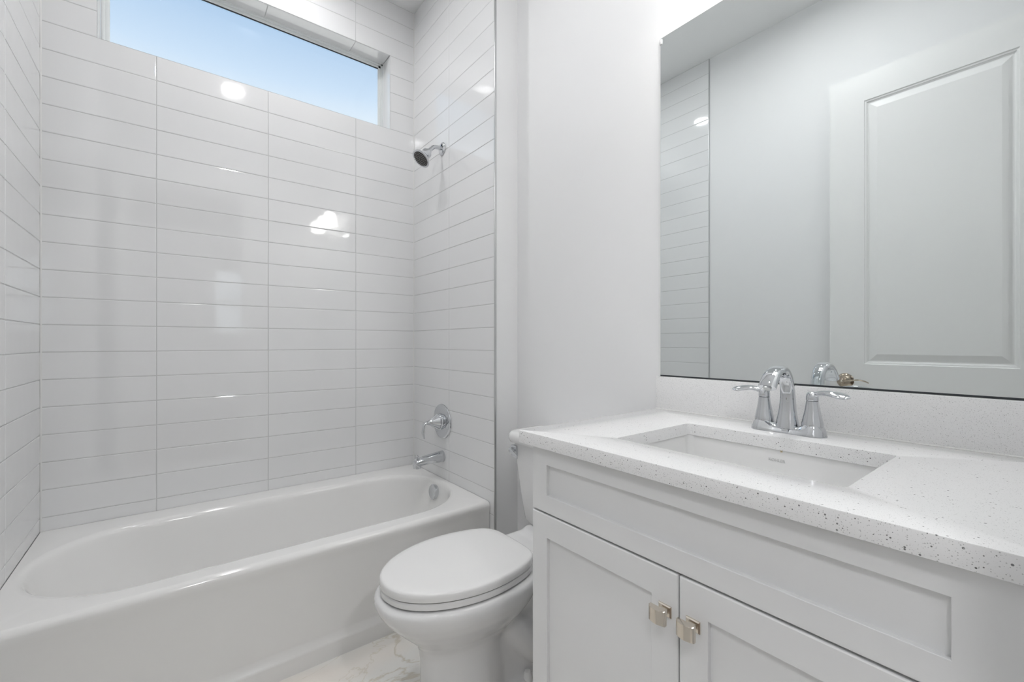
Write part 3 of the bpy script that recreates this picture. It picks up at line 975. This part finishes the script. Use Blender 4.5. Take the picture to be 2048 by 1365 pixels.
for s in (1, -1):
    hy = FY + s * 0.0515
    bm = B()
    lathe(bm, [(0.0215, 0.022), (0.0212, 0.030), (0.0196, 0.037), (0.0168, 0.051), (0.0142, 0.065), (0.0128, 0.076), (0.0124, 0.0796), (0.0112, 0.0802)], (FX, hy, CZ1), (0, 0, 1), 40)
    hb = obj('handle_base', bm, M_CHROME, t)
    bm = B()
    lathe(bm, [(0.0112, 0.0802), (0.0126, 0.0810), (0.0128, 0.084), (0.0126, 0.090), (0.0115, 0.0955), (0.0085, 0.0995), (0.003, 0.1012)], (FX, hy, CZ1), (0, 0, 1), 40)
    sweep(bm, [(FX, hy - s * 0.006, CZ1 + 0.0915, 0.0085, 0.0075), (FX - 0.001, hy + s * 0.006, CZ1 + 0.0945, 0.0085, 0.0068), (FX - 0.002, hy + s * 0.018, CZ1 + 0.0985, 0.0082, 0.0052), (FX - 0.004, hy + s * 0.032, CZ1 + 0.1000, 0.0092, 0.0046),
               (FX - 0.006, hy + s * 0.046, CZ1 + 0.0985, 0.0112, 0.0042), (FX - 0.008, hy + s * 0.060, CZ1 + 0.0960, 0.0112, 0.0037), (FX - 0.009, hy + s * 0.069, CZ1 + 0.0945, 0.0072, 0.0030), (FX - 0.0095, hy + s * 0.0735, CZ1 + 0.0940, 0.0020, 0.0015)], (1, 0, 0.55), 18, 6)
    obj('lever', bm, M_CHROME, hb)
bm = B()
zz = CZ1
sweep(bm, [(FX, FY, zz + 0.012, 0.0245, 0.0225), (FX, FY, zz + 0.026, 0.0225, 0.0200), (FX + 0.001, FY, zz + 0.050, 0.0185, 0.0160), (FX + 0.002, FY, zz + 0.080, 0.0160, 0.0140), (FX - 0.001, FY, zz + 0.106, 0.0150, 0.0125),
           (FX - 0.012, FY, zz + 0.131, 0.0150, 0.0112), (FX - 0.033, FY, zz + 0.148, 0.0158, 0.0102), (FX - 0.060, FY, zz + 0.1500, 0.0168, 0.0100), (FX - 0.084, FY, zz + 0.141, 0.0176, 0.0100),
           (FX - 0.102, FY, zz + 0.125, 0.0184, 0.0105), (FX - 0.112, FY, zz + 0.1125, 0.0188, 0.0108)], (0, 1, 0), 28, 6, 2.5)
sp = obj('spout', bm, M_CHROME, t)
bm = B()
lathe(bm, [(0.0085, 0.0), (0.0088, 0.004), (0.0075, 0.005), (0.002, 0.005)], (FX - 0.1115, FY, zz + 0.1135), (-0.55, 0, -0.83), 24)
obj('aerator', bm, M_STEEL, sp)
bm = B()
lathe(bm, [(0.0022, 0.0), (0.0022, 0.044), (0.0045, 0.047), (0.0056, 0.052), (0.0048, 0.057), (0.0015, 0.060)], (FX + 0.0185, FY, zz + 0.018), (0.12, 0, 1), 18)
obj('lift_rod', bm, M_CHROME, t)

# ------------------------------------------------------------------ mirror
MX = 1.650
MY0, MY1, MZ0, MZ1 = -1.5715, -2.392, 1.0165, 2.111
t = thing('mirror', 'large frameless wall mirror above the backsplash', 'mirror', (XW, -1.98, MZ0))
bm = B()
box(bm, (MX, MY1, MZ0), (XW - 0.0004, MY0, MZ1), 0, mi=1)
for f in bm.faces:
    if abs(f.calc_center_median().x - MX) < 1e-5:
        f.material_index = 0
obj('glass', bm, [M_MIRROR, M_EDGE], t, False)
bm = B()
box(bm, (MX - 0.0018, MY1, 1.0125), (XW - 0.0003, MY0, 1.0163))
obj('bottom_channel', bm, M_DARK, t, False, label='dark metal channel')
for y in (MY0 - 0.012,):
    bm = B()
    box(bm, (MX - 0.0025, MY0 - 0.006, MZ1 - 0.020), (MX - 0.0002, MY0 + 0.003, MZ1 - 0.004), 0.0008)
    box(bm, (MX - 0.0025, MY0 + 0.0005, MZ1 - 0.020), (XW - 0.0003, MY0 + 0.0025, MZ1 - 0.004), 0.0005)
    obj('clip', bm, M_CLIP, t, label='clear plastic mirror clip')

# ------------------------------------------------------------------ open door leaf, seen in the mirror
LX0, LX1 = 0.093, 0.128
LY0, LY1, LZ0, LZ1 = -2.408, -1.594, 0.008, 2.492
bm = B()
def dl(y0, y1, z0, z1, x):
    return [Vector((x, y0, z0)), Vector((x, y1, z0)), Vector((x, y1, z1)), Vector((x, y0, z1))]
PU = (LY0 + 0.148, LY1 - 0.146, 1.012, 2.352)
PL = (LY0 + 0.148, LY1 - 0.146, 0.235, 0.812)
XP = LX1
# front face split in strips round the two panels
ys = [LY0, PU[0], PU[1], LY1]
zs = [LZ0, PL[2], PL[3], PU[2], PU[3], LZ1]
for i in range(3):
    for j in range(5):
        if i == 1 and j in (1, 3):
            continue
        bm.faces.new([bm.verts.new(p) for p in dl(ys[i], ys[i + 1], zs[j], zs[j + 1], XP)])
for (y0, y1, z0, z1) in (PU, PL):
    rings = []
    for ins, dep in ((0.0, 0.0), (0.003, -0.0045), (0.009, -0.0055), (0.012, -0.0105), (0.017, -0.0130), (0.022, -0.0125), (0.050, -0.0030), (0.052, -0.0026)):
        rings.append(dl(y0 + ins, y1 - ins, z0 + ins, z1 - ins, XP + dep))
    loft(bm, rings, False, True)
for q in (((LX0, LY0), (LX1, LY0)), ((LX1, LY1), (LX0, LY1)), ((LX0, LY1), (LX0, LY0))):
    (xa, ya), (xb, yb) = q
    bm.faces.new([bm.verts.new(p) for p in ((xa, ya, LZ0), (xb, yb, LZ0), (xb, yb, LZ1), (xa, ya, LZ1))])
bm.faces.new([bm.verts.new(p) for p in ((LX0, LY0, LZ1), (LX1, LY0, LZ1), (LX1, LY1, LZ1), (LX0, LY1, LZ1))])
bmesh.ops.remove_doubles(bm, verts=bm.verts, dist=0.00005)
door = struct('door_1', bm, M_DOOR, False)
HY, HZ = -1.662, 0.924
bm = B()
lathe(bm, [(0.038, 0.0), (0.038, 0.003), (0.034, 0.008), (0.019, 0.016), (0.0115, 0.018), (0.011, 0.040), (0.0125, 0.046), (0.0125, 0.055), (0.009, 0.058)], (LX1, HY, HZ), (1, 0, 0), 40)
sweep(bm, [(LX1 + 0.050, HY + 0.008, HZ, 0.0090, 0.0070), (LX1 + 0.053, HY - 0.012, HZ - 0.001, 0.0085, 0.0055), (LX1 + 0.056, HY - 0.035, HZ + 0.003, 0.0080, 0.0040), (LX1 + 0.058, HY - 0.065, HZ + 0.009, 0.0080, 0.0036),
           (LX1 + 0.057, HY - 0.092, HZ + 0.005, 0.0078, 0.0034), (LX1 + 0.054, HY - 0.110, HZ - 0.004, 0.0040, 0.0024)], (1, 0, 0), 16, 6)
dh = obj('door_handle', bm, M_BRONZE, door, label='aged nickel lever handle')
bm = B()
lathe(bm, [(0.0050, 0.0), (0.0050, 0.004), (0.003, 0.0055)], (LX1 + 0.058, HY, HZ), (1, 0, 0), 20)
obj('lock_button', bm, M_NICKEL, dh)
for k, z in enumerate((0.25, 1.25, 2.25)):
    bm = B()
    lathe(bm, [(0.006, 0.0), (0.006, 0.09)], (LX1 + 0.003, LY0 - 0.004, z), (0, 0, 1), 14)
    obj('hinge', bm, M_NICKEL, door)
